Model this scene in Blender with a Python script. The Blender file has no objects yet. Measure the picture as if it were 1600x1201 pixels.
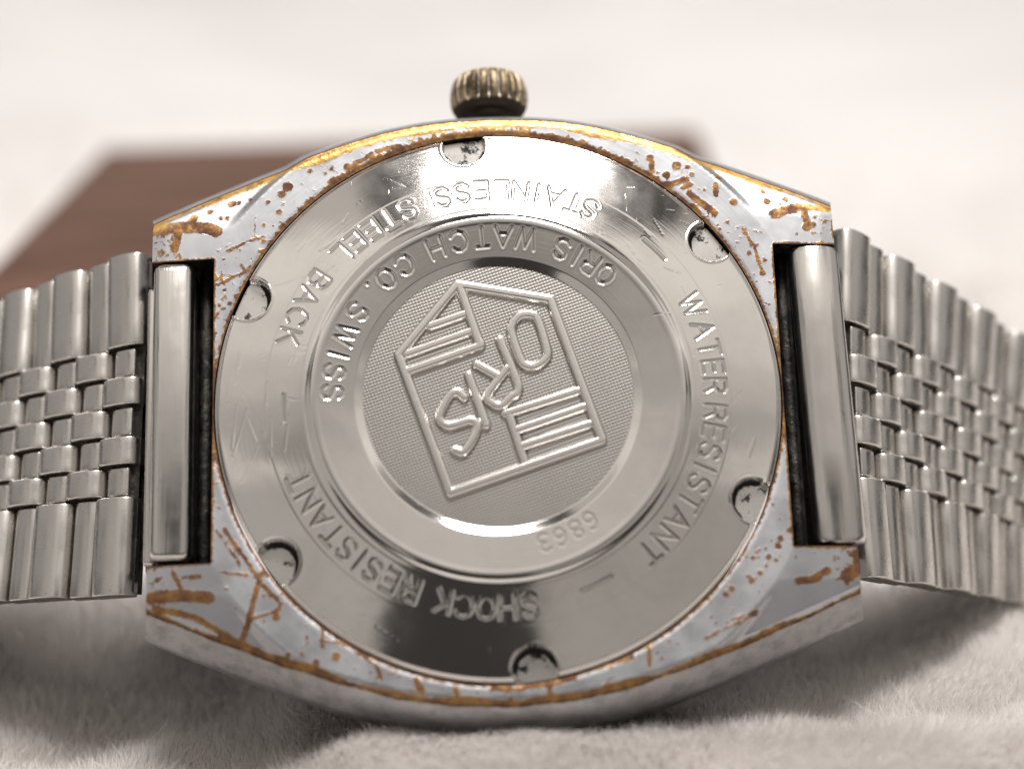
import bpy, bmesh, math, random
import numpy as np
from mathutils import Matrix, Vector, geometry

# ------------------------------------------------------------------ scene, camera, light
# lengths are written in millimetres and multiplied by U: one Blender unit is one centimetre
U = 0.1
scene = bpy.context.scene
scene.unit_settings.scale_length = 0.01
rng = np.random.default_rng(7)
random.seed(7)

PITCH = math.radians(18.0)                 # the camera looks this far down
TILT, YAW, ROLL = 0.28245, 0.01198, 0.02835  # how the watch back is turned to the camera
T_CAM = Vector((-0.73107, -0.80708, -108.91855)) * U
HC = 18.4 * U                              # height of the caseback centre above the blanket
R_cam = Matrix.Rotation(math.pi / 2 - PITCH, 3, 'X')
M_watch = (Matrix.Rotation(ROLL, 3, 'Z') @ Matrix.Rotation(YAW, 3, 'Y') @ Matrix.Rotation(-TILT, 3, 'X'))
WATCH_R = R_cam @ M_watch
W_POS = Vector((0, 0, HC))
cam_data = bpy.data.cameras.new('camera')
cam = bpy.data.objects.new('camera', cam_data)
scene.collection.objects.link(cam)
cam.location = W_POS - R_cam @ T_CAM
cam.rotation_euler = R_cam.to_euler()
cam_data.sensor_width = 36.0
cam_data.lens = 36.0 * 3200 / 1600
cam_data.clip_start = 0.1
cam_data.clip_end = 1000
cam_data.dof.use_dof = True
cam_data.dof.focus_distance = 11.1
cam_data.dof.aperture_fstop = cam_data.lens * 1e-3 / 0.40   # a pupil 4.0 mm wide at this scale
scene.camera = cam

world = bpy.data.worlds.new('World')
scene.world = world
world.use_nodes = True
world.node_tree.nodes['Background'].inputs[0].default_value = (0.62, 0.58, 0.55, 1)
world.node_tree.nodes['Background'].inputs[1].default_value = 0.08

def lamp(name, loc, target, sx, sy, radiance, col):
    d = bpy.data.lights.new(name, 'AREA')
    d.shape = 'RECTANGLE'; d.size = sx; d.size_y = sy
    d.energy = radiance * math.pi * sx * sy
    d.color = col
    o = bpy.data.objects.new(name, d)
    scene.collection.objects.link(o)
    o.location = loc
    o.rotation_euler = (Vector(target) - Vector(loc)).to_track_quat('-Z', 'Y').to_euler()
    return o
def sph(az, el, dist):   # az from the camera side, positive to the right; el from the horizon
    a, e = math.radians(az), math.radians(el)
    return (dist * math.sin(a) * math.cos(e), -dist * math.cos(a) * math.cos(e), HC + dist * math.sin(e))
ctr = (0, 0, HC)
WARM = (1.0, 0.945, 0.885)
lamp('key_lamp', (5.5, -2.0, 82.0), ctr, 36, 21, 44.0, (1.0, 0.97, 0.945))
for k, (y0, y1, rad) in enumerate(((-62, -51, .28), (-51, -42, .45), (-42, -33, .62), (-33, -23, .78), (-23, -14, .92))):
    lamp('overhead_fill_%d' % k, (0, (y0 + y1) / 2, 54), (0, (y0 + y1) / 2, 0), 110, y1 - y0, rad, WARM)  # added overhead panels, graded so reflections in the steel sweep from light to dark
lamp('overhead_fill_left', (-36, 2, 54), (-36, 2, 0), 42, 32, 0.55, WARM)  # added panels either side of the key, filling the cone's upper reflections
lamp('overhead_fill_right', (42, 2, 54), (42, 2, 0), 42, 32, 0.40, WARM)
lamp('left_softbox', sph(-46, 24, 50), ctr, 55, 22, 0.46, WARM)  # added panels; the gap between them leaves a dark wedge in the caseback
lamp('right_softbox', sph(39, 24, 50), ctr, 60, 22, 0.38, WARM)
lamp('far_left_softbox', sph(-108, 30, 55), ctr, 52, 40, 0.36, (1.0, 0.96, 0.92))  # added panels that lighten reflections in the two bracelet halves
lamp('far_right_softbox', sph(104, 30, 55), ctr, 52, 40, 0.46, (1.0, 0.96, 0.92))
lamp('back_fill_panel', sph(180, 26, 78), ctr, 120, 60, 0.46, (1.0, 0.96, 0.92))  # added panel behind, lightens the top flank and hazes the wood

vs = scene.view_settings
vs.view_transform = 'Standard'; vs.look = 'None'; vs.exposure = 0.0; vs.gamma = 1.0
vs.use_curve_mapping = False
scene.cycles.max_bounces = 8
scene.cycles.diffuse_bounces = 4
scene.cycles.glossy_bounces = 5

# ------------------------------------------------------------------ helpers
COL = scene.collection
def link(name, me, parent=None, loc=None, mats=()):
    o = bpy.data.objects.new(name, me)
    COL.objects.link(o)
    for m in mats: me.materials.append(m)
    if parent is not None: o.parent = parent
    if loc is not None: o.location = loc
    return o
def mesh_np(name, V, F, smooth=True, attrs=None):
    V = np.ascontiguousarray(np.asarray(V, dtype=np.float32) * U)
    F = np.ascontiguousarray(np.asarray(F, dtype=np.int32))
    me = bpy.data.meshes.new(name)
    n, k = F.shape
    me.vertices.add(len(V)); me.vertices.foreach_set('co', V.ravel())
    me.loops.add(n * k); me.loops.foreach_set('vertex_index', F.ravel())
    me.polygons.add(n); me.polygons.foreach_set('loop_start', np.arange(0, n * k, k, dtype=np.int32))
    me.polygons.foreach_set('use_smooth', np.full(n, smooth))
    for an, av in (attrs or {}).items():
        a = me.attributes.new(an, 'FLOAT', 'POINT')
        a.data.foreach_set('value', np.ascontiguousarray(av, dtype=np.float32))
    me.update(calc_edges=True); me.validate()
    return me
def mesh_bm(name, bm, smooth=False, angle=None):
    bmesh.ops.scale(bm, vec=(U, U, U), verts=bm.verts)
    me = bpy.data.meshes.new(name)
    bm.to_mesh(me); bm.free()
    for p in me.polygons: p.use_smooth = smooth
    if smooth and angle: me.set_sharp_from_angle(angle=math.radians(angle))
    return me
def lathe(profile, n, axis='Z', radial=None):
    """profile: list of (radius, height); radial(i, j, r) may change the radius"""
    V, F = [], []
    m = len(profile)
    for i in range(n):
        a = 2 * math.pi * i / n
        for j, (r, h) in enumerate(profile):
            rr = radial(a, j, r) if radial else r
            if axis == 'Z': V.append((rr * math.cos(a), rr * math.sin(a), h))
            else: V.append((rr * math.sin(a), h, rr * math.cos(a)))
    for i in range(n):
        k = (i + 1) % n
        for j in range(m - 1):
            F.append((i * m + j, k * m + j, k * m + j + 1, i * m + j + 1))
    return V, F
def segdist(X, Y, a, b):
    ax, ay = a; bx, by = b
    dx, dy = bx - ax, by - ay
    L = dx * dx + dy * dy + 1e-12
    t = np.clip(((X - ax) * dx + (Y - ay) * dy) / L, 0, 1)
    return np.hypot(X - ax - t * dx, Y - ay - t * dy)
def polydist(X, Y, pts):
    d = np.full(np.shape(X), 1e3)
    for a, b in zip(pts[:-1], pts[1:]): d = np.minimum(d, segdist(X, Y, a, b))
    return d
def sstep(e0, e1, x):
    t = np.clip((x - e0) / (e1 - e0), 0, 1)
    return t * t * (3 - 2 * t)

# ------------------------------------------------------------------ materials
class NT:
    def __init__(s, name):
        s.m = bpy.data.materials.new(name); s.m.use_nodes = True
        s.t = s.m.node_tree; s.n = s.t.nodes; s.l = s.t.links
        s.b = s.n['Principled BSDF']
    def node(s, t, **kw):
        n = s.n.new(t)
        for k, v in kw.items():
            if k in n.inputs.keys() if isinstance(k, str) else False: n.inputs[k].default_value = v
            else: setattr(n, k, v)
        return n
    def put(s, sock, v):
        if hasattr(v, 'is_linked') or isinstance(v, bpy.types.NodeSocket): s.l.new(v, sock)
        else: sock.default_value = v
    def math(s, op, a, b=0.0, c=0.0):
        n = s.n.new('ShaderNodeMath'); n.operation = op
        s.put(n.inputs[0], a); s.put(n.inputs[1], b); s.put(n.inputs[2], c)
        return n.outputs[0]
    def ramp(s, v, lo, hi, a=0.0, b=1.0, smooth=True):
        n = s.n.new('ShaderNodeMapRange')
        n.interpolation_type = 'SMOOTHSTEP' if smooth else 'LINEAR'
        s.put(n.inputs['Value'], v)
        n.inputs['From Min'].default_value = lo; n.inputs['From Max'].default_value = hi
        n.inputs['To Min'].default_value = a; n.inputs['To Max'].default_value = b
        return n.outputs['Result']
    def mix(s, f, a, b):
        n = s.n.new('ShaderNodeMix'); n.data_type = 'RGBA'
        s.put(n.inputs[0], f); s.put(n.inputs[6], a); s.put(n.inputs[7], b)
        return n.outputs[2]
    def coords(s, scale=(1, 1, 1), rot=(0, 0, 0)):
        c = s.n.new('ShaderNodeTexCoord'); mp = s.n.new('ShaderNodeMapping')
        mp.inputs['Scale'].default_value = scale; mp.inputs['Rotation'].default_value = rot
        s.l.new(c.outputs['Object'], mp.inputs['Vector'])
        return mp.outputs['Vector']
    def noise(s, vec, scale, detail=3.0, rough=0.55, dist=0.0):
        n = s.n.new('ShaderNodeTexNoise')
        s.l.new(vec, n.inputs['Vector'])
        n.inputs['Scale'].default_value = scale; n.inputs['Detail'].default_value = detail
        n.inputs['Roughness'].default_value = rough; n.inputs['Distortion'].default_value = dist
        return n.outputs['Fac']
    def attr(s, name):
        n = s.n.new('ShaderNodeAttribute'); n.attribute_name = name
        return n.outputs['Fac']
    def bump(s, h, strength, dist, normal=None):
        n = s.n.new('ShaderNodeBump')
        s.l.new(h, n.inputs['Height'])
        n.inputs['Strength'].default_value = strength; n.inputs['Distance'].default_value = dist
        if normal is not None: s.l.new(normal, n.inputs['Normal'])
        return n.outputs['Normal']
    def polar(s, kr, ka):
        """vector (radius*kr, angle*ka, 0) about the object's z axis, for turned metal"""
        c = s.n.new('ShaderNodeTexCoord'); sp = s.n.new('ShaderNodeSeparateXYZ')
        s.l.new(c.outputs['Object'], sp.inputs[0])
        x, y = sp.outputs[0], sp.outputs[1]
        r = s.math('SQRT', s.math('ADD', s.math('MULTIPLY', x, x), s.math('MULTIPLY', y, y)))
        a = s.math('ARCTAN2', y, x)
        cb = s.n.new('ShaderNodeCombineXYZ')
        s.l.new(s.math('MULTIPLY', r, kr), cb.inputs[0]); s.l.new(s.math('MULTIPLY', a, ka), cb.inputs[1])
        return cb.outputs[0], r
def set_bsdf(nt, color, metallic, rough):
    nt.put(nt.b.inputs['Base Color'], color); nt.put(nt.b.inputs['Metallic'], metallic); nt.put(nt.b.inputs['Roughness'], rough)

def mat_caseback():
    t = NT('turned_steel')
    pv, r = t.polar(9.0, .6)
    turn = t.noise(pv, 6.0, 3, 0.6)
    ob = t.coords()
    cloud = t.noise(ob, 2.6, 5, 0.6, 0.4)
    fine = t.noise(t.coords((1.2, 14, 1.2), (0, 0, 0.5)), 6, 2, 0.6)
    fine2 = t.noise(t.coords((16, 1.2, 1.2), (0, 0, -0.3)), 5, 2, 0.6)
    scr = t.math('ADD', t.ramp(fine, .70, .78), t.ramp(fine2, .71, .79))
    gr = t.attr('grime')
    g = t.ramp(t.math('ADD', gr, t.math('MULTIPLY', t.math('SUBTRACT', t.noise(ob, 16, 5, .7), .5), 1.3)), .45, .62)
    fl = t.attr('notch')
    blot = t.math('MULTIPLY', fl, t.ramp(t.noise(ob, 9, 6, .8), .55, .60))
    g = t.math('MAXIMUM', g, blot)
    base = t.mix(t.ramp(cloud, .35, .75), (.70, .67, .635, 1), (.63, .60, .57, 1))
    base = t.mix(t.attr('engraved'), base, (.47, .445, .42, 1))
    col = t.mix(g, base, (.022, .020, .019, 1))
    rough = t.math('ADD', t.ramp(cloud, .3, .8, .075, .15), t.math('MULTIPLY', scr, .12))
    rough = t.math('ADD', rough, t.math('MULTIPLY', g, .5))
    rough = t.math('ADD', rough, t.math('ADD', t.math('MULTIPLY', fl, .16), t.math('MULTIPLY', t.attr('engraved'), .10)))
    set_bsdf(t, col, t.math('SUBTRACT', 1.0, t.math('MULTIPLY', g, .8)), rough)
    h = t.math('ADD', t.math('MULTIPLY', turn, .18), t.math('MULTIPLY', scr, -.10))
    h = t.math('ADD', h, t.math('MULTIPLY', t.noise(ob, 1.4, 2), 6.0))
    t.l.new(t.bump(h, .32, .0035), t.b.inputs['Normal'])
    return t.m
def mat_emblem(stipple):
    t = NT('stippled_steel' if stipple else 'pressed_steel')
    ob = t.coords((1, 1, 1), (0, 0, -0.33))
    n = t.noise(ob, 3, 4)
    col = t.mix(n, (.45, .425, .40, 1), (.37, .35, .33, 1))
    if stipple:
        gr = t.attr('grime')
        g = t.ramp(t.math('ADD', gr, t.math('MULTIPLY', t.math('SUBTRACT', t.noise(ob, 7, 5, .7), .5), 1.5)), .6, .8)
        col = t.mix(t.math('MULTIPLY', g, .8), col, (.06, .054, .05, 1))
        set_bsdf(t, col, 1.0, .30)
    else:
        set_bsdf(t, t.mix(n, (.76, .73, .69, 1), (.69, .66, .625, 1)), 1.0, .22)
        t.l.new(t.bump(t.noise(ob, 30, 3), .12, .003), t.b.inputs['Normal'])
    return t.m
def mat_case(side=False):
    t = NT('worn_chrome_side' if side else 'worn_chrome')
    ob = t.coords()
    rag = t.math('SUBTRACT', t.noise(ob, 22, 5, .68, .6), .5)
    rag2 = t.math('SUBTRACT', t.noise(ob, 58, 4, .7), .5)
    sdf = t.math('ADD', t.attr('brass'), t.math('ADD', t.math('MULTIPLY', rag, .26), t.math('MULTIPLY', rag2, .20)))
    m = t.ramp(sdf, .07, -.015)
    lip = t.ramp(t.math('ABSOLUTE', t.math('SUBTRACT', sdf, .05)), .07, .0)
    fleck = t.math('MULTIPLY', t.ramp(t.noise(ob, 42, 3, .7), .68, .72), t.ramp(t.noise(ob, 5, 2), .5, .62))
    m = t.math('MAXIMUM', m, fleck)
    tone = t.noise(ob, 13, 4, .65)
    brass = t.mix(t.ramp(tone, .35, .68), (.085, .038, .018, 1), (.29, .155, .058, 1))
    red = t.ramp(t.attr('brass'), -.02, .12)
    brass = t.mix(t.math('MULTIPLY', t.ramp(tone, .3, .6, 1, 0), .7), brass, (.10, .035, .018, 1))
    gold_gleam = t.attr('gold_gleam')
    brass = t.mix(t.math('MULTIPLY', gold_gleam, t.ramp(tone, .25, .55, .35, 1)), brass, (.62, .37, .12, 1))
    pv, r = t.polar(12.0, 1.0)
    brush = t.noise(pv, 5.0, 3, .6) if not side else t.noise(t.coords((3, 3, 40)), 6, 3)
    cl = t.noise(ob, 4, 4, .6)
    chrome = t.mix(cl, (.53, .534, .555, 1), (.44, .444, .463, 1))
    if side: chrome = t.mix(t.ramp(t.noise(ob, 9, 5, .7), .4, .7), (.52, .52, .53, 1), (.36, .36, .365, 1))
    col = t.mix(m, chrome, brass)
    rough = t.math('ADD', t.ramp(cl, .3, .7, .30, .42) if not side else t.ramp(cl, .3, .7, .38, .5), t.math('MULTIPLY', m, t.math('SUBTRACT', t.ramp(tone, .4, .7, .26, .02), t.math('MULTIPLY', gold_gleam, .14))))
    set_bsdf(t, col, t.math('SUBTRACT', 1.0, t.math('MULTIPLY', m, t.ramp(tone, .3, .65, .6, .15))), rough)
    h = t.math('ADD', t.math('MULTIPLY', brush, .16), t.math('MULTIPLY', m, -1.0))
    h = t.math('ADD', h, t.math('MULTIPLY', t.math('MULTIPLY', m, tone), 2.2))
    h = t.math('ADD', h, t.math('MULTIPLY', lip, .03))
    t.l.new(t.bump(h, .30, .009), t.b.inputs['Normal'])
    return t.m
def mat_brushed(name, c1, c2, r1, r2, stretch=(60, 2, 2), bump=.18, sand=0.0):
    t = NT(name)
    v = t.coords(stretch)
    n = t.noise(v, 5, 3, .6); cl = t.noise(t.coords(), 5, 4, .6)
    info = t.n.new('ShaderNodeObjectInfo')
    tone = t.math('ADD', t.math('MULTIPLY', cl, .7), t.math('MULTIPLY', info.outputs['Random'], .3))
    col = t.mix(tone, c1, c2)
    dirt_dark = t.ramp(t.noise(t.coords(), 22, 5, .75), .66, .75)
    col = t.mix(t.math('MULTIPLY', dirt_dark, .65), col, (.10, .085, .07, 1))
    set_bsdf(t, col, 1.0, t.ramp(t.math('ADD', t.math('MULTIPLY', n, .2), t.math('MULTIPLY', cl, .8)), .3, .7, r1, r2))
    nr = t.bump(n, bump, .004)
    if sand: nr = t.bump(t.noise(t.coords(), 130, 2, .6), sand, .004, nr)
    t.l.new(nr, t.b.inputs['Normal'])
    return t.m
def mat_grime(name, c1, c2, rough=.5, metal=.6):
    t = NT(name)
    ob = t.coords()
    n = t.ramp(t.noise(ob, 10, 6, .7), .45, .75)
    set_bsdf(t, t.mix(n, c1, c2), metal, t.ramp(t.noise(ob, 14, 4), .3, .7, rough - .15, rough + .2))
    t.l.new(t.bump(t.noise(ob, 26, 5, .7), .6, .012), t.b.inputs['Normal'])
    return t.m
def mat_crown():
    t = NT('tarnished_brass')
    ob = t.coords()
    tone = t.noise(ob, 9, 5, .65)
    gv = t.attr('groove')
    col = t.mix(t.ramp(tone, .35, .65), (.10, .070, .042, 1), (.44, .335, .20, 1))
    col = t.mix(t.math('MULTIPLY', gv, t.ramp(tone, .3, .65, .35, 1.0)), col, (.27, .27, .28, 1))
    dirt_dark = t.ramp(t.math('ADD', t.attr('base'), t.math('MULTIPLY', tone, .5)), .55, .95)  # crown gets darker towards its case end
    col = t.mix(dirt_dark, col, (.045, .035, .025, 1))
    set_bsdf(t, col, .9, t.math('ADD', t.ramp(tone, .3, .7, .26, .42), t.math('MULTIPLY', dirt_dark, .2)))
    t.l.new(t.bump(t.noise(ob, 40, 5, .7), .5, .008), t.b.inputs['Normal'])
    return t.m
def mat_blanket(fur):
    t = NT('plush_pile' if fur else 'plush_backing')
    ob = t.coords()
    n = t.noise(ob, 1.6, 4, .6); n2 = t.noise(ob, .16, 3, .5)
    c = t.mix(n, (.88, .845, .82, 1), (.82, .785, .76, 1))
    c = t.mix(t.ramp(n2, .35, .7), c, (.74, .70, .675, 1))
    if fur:
        c = t.mix(.55, c, (.95, .925, .905, 1))
        rnd = t.attr('tone')
        c = t.mix(t.math('MULTIPLY', rnd, .25), c, (.62, .585, .565, 1))
    set_bsdf(t, c, 0.0, .55)
    if fur:
        t.b.inputs['Roughness'].default_value = .42
        tr = t.n.new('ShaderNodeBsdfTranslucent'); t.put(tr.inputs['Color'], c)
        mx = t.n.new('ShaderNodeMixShader'); mx.inputs[0].default_value = .5
        t.l.new(t.b.outputs[0], mx.inputs[1]); t.l.new(tr.outputs[0], mx.inputs[2])
        t.l.new(mx.outputs[0], t.n['Material Output'].inputs['Surface'])
    else:
        t.b.inputs['Sheen Weight'].default_value = .3
        t.l.new(t.bump(t.noise(ob, 12, 5, .7), .8, .12), t.b.inputs['Normal'])
    return t.m
def mat_wood():
    t = NT('stained_walnut')
    g = t.noise(t.coords((.25, 2.2, 2.2)), 1.6, 5, .62, 1.2)
    col = t.mix(t.ramp(g, .3, .7), (.135, .068, .045, 1), (.050, .024, .016, 1))
    set_bsdf(t, col, 0.0, t.ramp(g, .3, .7, .55, .7))
    t.b.inputs['Specular IOR Level'].default_value = .25
    t.l.new(t.bump(g, .25, .02), t.b.inputs['Normal'])
    return t.m
M_back = mat_caseback(); M_stip = mat_emblem(True); M_press = mat_emblem(False)
M_case = mat_case(); M_side = mat_case(True)
M_grime = mat_grime('black_grime_shade', (.008, .008, .008, 1), (.045, .043, .036, 1))  # near-black: gunk, with the shade of the narrow gaps put into the colour
M_link = mat_brushed('sand_brushed_steel', (.72, .69, .655, 1), (.58, .555, .52, 1), .22, .33, (26, 2, 20), .025, .0)
M_linkn = mat_brushed('satin_steel', (.66, .635, .60, 1), (.53, .505, .475, 1), .20, .30, (26, 2, 20), .03, .0)
M_tube = mat_brushed('polished_steel', (.70, .665, .63, 1), (.58, .55, .52, 1), .16, .26, (16, .6, 16), .3)
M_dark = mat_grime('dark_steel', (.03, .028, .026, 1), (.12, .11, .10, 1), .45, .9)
M_crown = mat_crown(); M_blank = mat_blanket(False); M_fur = mat_blanket(True); M_wood = mat_wood()

# ------------------------------------------------------------------ blanket
def ground_h(x, y):
    """height in mm of the blanket's backing at x, y mm"""
    h = .35 * np.sin(x * .11 + .7) * np.cos(y * .09 + .2) + .25 * np.sin(x * .31 - y * .22)
    front = sstep(-2.0, -10.0, y)
    h = h + front * (.9 + 1.5 * sstep(-14.0, -6.0, x + .35 * (y + 12)) - .4 * sstep(14, 30, x)) - 2.2 * sstep(-6, -12, x + .25 * (y + 12)) * sstep(-24, -18, y) * sstep(12, 0, y)
    h = h + 1.6 * sstep(20, 34, x) * sstep(-14, -4, y) * sstep(24, 8, y)
    h = h + 1.2 * sstep(-10, -20, x) * sstep(-17, -24, y)
    far = sstep(40, 120, y)
    h = h + far * (3.2 * np.sin(x * .035 + y * .02) + 2.0 * np.sin(y * .05 - x * .017))
    return h
def axis_pts(lo, hi, fine_lo, fine_hi, step, grow=1.18):
    a = list(np.arange(fine_lo, fine_hi + 1e-6, step))
    s = step
    while a[-1] < hi: s *= grow; a.append(a[-1] + s)
    s = step
    while a[0] > lo: s *= grow; a.insert(0, a[0] - s)
    return np.array(a)
gx = axis_pts(-700, 700, -60, 60, 1.0); gy = axis_pts(-260, 1000, -40, 60, 1.0)
GX, GY = np.meshgrid(gx, gy)
GV = np.stack([GX, GY, ground_h(GX, GY)], -1).reshape(-1, 3)
nx, ny = len(gx), len(gy)
ii = (np.arange(ny - 1)[:, None] * nx + np.arange(nx - 1)[None]).ravel()
GF = np.stack([ii, ii + 1, ii + nx + 1, ii + nx], 1)
blanket = link('blanket', mesh_np('blanket', GV, GF), mats=[M_blank])
blanket['kind'] = 'structure'
blanket['label'] = 'off-white short-pile plush blanket under the watch'

def fibres(name, n, xr, yr, length, width, dens=None):
    x = rng.uniform(xr[0], xr[1], n); y = rng.uniform(yr[0], yr[1], n)
    if dens is not None:
        k = rng.random(n) < dens(x, y); x, y = x[k], y[k]
    n = len(x)
    z = ground_h(x, y)
    # the nap lies in tufts: a smooth field turns neighbouring fibres together
    f1 = np.sin(x * .55 + 1.3 * np.sin(y * .41)) + np.sin(y * .73 - x * .28 + 2.0)
    f2 = np.sin(x * .37 - y * .59) + np.sin(x * .91 + .6) * .6
    up = sstep(-7.0, -10.5, x + .25 * (y + 12)) * sstep(-24, -19, y) + sstep(8, 13, x) * sstep(-13.5, -9.5, y - .16 * (x - 12))
    up = np.clip(up, 0, 1)
    lx = .10 + .16 * f1 + rng.normal(0, .24, n)
    ly = -.75 + .95 * up + .16 * f2 + rng.normal(0, .24, n)
    L = length * (.72 + .30 * rng.random(n)) * (1 + .12 * f2)
    stray = rng.random(n) < .02
    L = np.where(stray, L * 1.25, L); lx = np.where(stray, lx + rng.normal(0, .5, n), lx)
    az = rng.uniform(0, math.pi, n)
    wx, wy = np.cos(az) * width / 2, np.sin(az) * width / 2
    w = .7 + .6 * rng.random(n)
    wx, wy = wx * w, wy * w
    base = np.stack([x, y, z - .05], 1)
    side = np.stack([wx, wy, np.zeros(n)], 1)
    mid = base + np.stack([lx * L * .35, ly * L * .35, L * .58], 1)
    tip = base + np.stack([lx * L * 1.05, ly * L * 1.05, L * (1.0 - .12 * np.minimum(1, lx * lx + ly * ly))], 1)
    V = np.stack([base - side, base + side, mid + side * .8, mid - side * .8, tip], 1).reshape(-1, 3)
    b = np.arange(n) * 5
    F = np.concatenate([np.stack([b, b + 1, b + 2], 1), np.stack([b, b + 2, b + 3], 1), np.stack([b + 3, b + 2, b + 4], 1)])
    tone = np.repeat(rng.random(n) ** 2, 5)
    o = link(name, mesh_np(name, V, F, True, {'tone': tone}), blanket, mats=[M_fur])
    o['kind'] = 'stuff'
    return o
near = lambda x, y: np.where(y < 4, 1.0, .55) * np.where(np.abs(x) < 40, 1, .4)
fibres('pile_fibre', 420000, (-46, 46), (-26, 16), 1.55, .058, near)
fibres('pile_fibre', 90000, (-130, 130), (8, 170), 2.2, .22, lambda x, y: sstep(170, 20, y) * sstep(130, 60, np.abs(x)))
bx0 = None

# ------------------------------------------------------------------ wooden block behind the watch
def rounded_box(x0, x1, y0, y1, z0, z1, r, seg=3):
    bm = bmesh.new()
    bmesh.ops.create_cube(bm, size=1)
    for v in bm.verts:
        v.co = Vector((x0 + (v.co.x + .5) * (x1 - x0), y0 + (v.co.y + .5) * (y1 - y0), z0 + (v.co.z + .5) * (z1 - z0)))
    bmesh.ops.bevel(bm, geom=bm.edges[:], offset=r, segments=seg, profile=.5, affect='EDGES')
    return bm
bl = bpy.data.objects.new('wooden_block', None); COL.objects.link(bl)
bl.rotation_euler = (0, math.radians(-1.9), 0)
bl.location = Vector((-10.3, 71, 1.7)) * U
bl['label'] = 'low dark brown wooden block lying on the blanket behind the watch'
bl['category'] = 'wooden block'
link('block_body', mesh_bm('block_body', rounded_box(-29.8, 29.8, -30.5, 30.5, -1.5, 7.2, .6), True, 40), bl, mats=[M_wood])
link('block_lid', mesh_bm('block_lid', rounded_box(-30.3, 30.3, -31, 31, 7.35, 10.7, 1.0), True, 40), bl, mats=[M_wood])

# ------------------------------------------------------------------ the watch
BASE = Vector((0, -16.0, -6.0))
watch = bpy.data.objects.new('wrist_watch', None); COL.objects.link(watch)
watch.rotation_euler = WATCH_R.to_euler()
watch.location = W_POS + WATCH_R @ (BASE * U)
watch['label'] = 'worn steel wrist watch propped on the blanket with its engraved caseback showing'
watch['category'] = 'watch'
OFF = -BASE * U
def part(name, me, mats): return link(name, me, watch, OFF, mats)

# --- outline of the case back, half-size in mm, corner by corner
def catmull(P, n):
    P = [np.array(p, float) for p in P]
    P = [2 * P[0] - P[1]] + P + [2 * P[-1] - P[-2]]
    out = []
    for i in range(1, len(P) - 2):
        for t in np.linspace(0, 1, n, endpoint=False):
            a, b, c, d = P[i - 1], P[i], P[i + 1], P[i + 2]
            out.append(.5 * (2 * b + (c - a) * t + (2 * a - 5 * b + 4 * c - d) * t ** 2 + (3 * b - a - 3 * c + d) * t ** 3))
    out.append(P[-2]); return np.array(out)
NX, NY, LX, LY = 15.17, 8.38, 18.6, 10.7
edge = catmull([(LX, LY), (13.5, 12.82), (9.6, 14.32), (6.9, 15.2), (4.8, 15.7), (2.6, 16.0), (0, 16.1), (-2.6, 16.0), (-4.8, 15.7), (-6.9, 15.2), (-9.6, 14.32), (-13.5, 12.82), (-LX, LY)], 20)
def line(a, b, n): return np.stack([np.linspace(a[0], b[0], n), np.linspace(a[1], b[1], n)], 1)
segs = [(line((NX, -NY), (NX, NY), 90), 0, 'notch'), (line((NX, NY), (LX, NY), 20), 0, 'notch'), (line((LX, NY), (LX, LY), 14), 0, 'end'),
        (edge, 1, 'edge'), (line((-LX, LY), (-LX, NY), 14), 0, 'end'), (line((-LX, NY), (-NX, NY), 20), 0, 'notch'),
        (line((-NX, NY), (-NX, -NY), 90), 0, 'notch'), (line((-NX, -NY), (-LX, -NY), 20), 0, 'notch'), (line((-LX, -NY), (-LX, -LY), 14), 0, 'end'),
        (edge * [-1, -1], 1, 'edge'), (line((LX, -LY), (LX, -NY), 14), 0, 'end'), (line((LX, -NY), (NX, -NY), 20), 0, 'notch')]
poly = np.concatenate([s[0][:-1] for s in segs])
def zplate(x, y):
    r = np.hypot(x, y); d = np.maximum(0, r - 17.4)
    return -.12 * d - .14 * np.maximum(0, np.abs(y) - 10.1) * np.minimum(1, d / .35) - .10 * np.maximum(0, np.abs(x) - 17.9)
def inside(P, poly):
    x, y = P[:, 0], P[:, 1]; c = np.zeros(len(P), bool)
    x1, y1 = poly[:, 0], poly[:, 1]; x2, y2 = np.roll(x1, -1), np.roll(y1, -1)
    for a, b, e, f in zip(x1, y1, x2, y2):
        if b != f:
            k = (b > y) != (f > y); c ^= k & (x < (e - a) * (y - b) / (f - b) + a)
    return c
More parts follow.
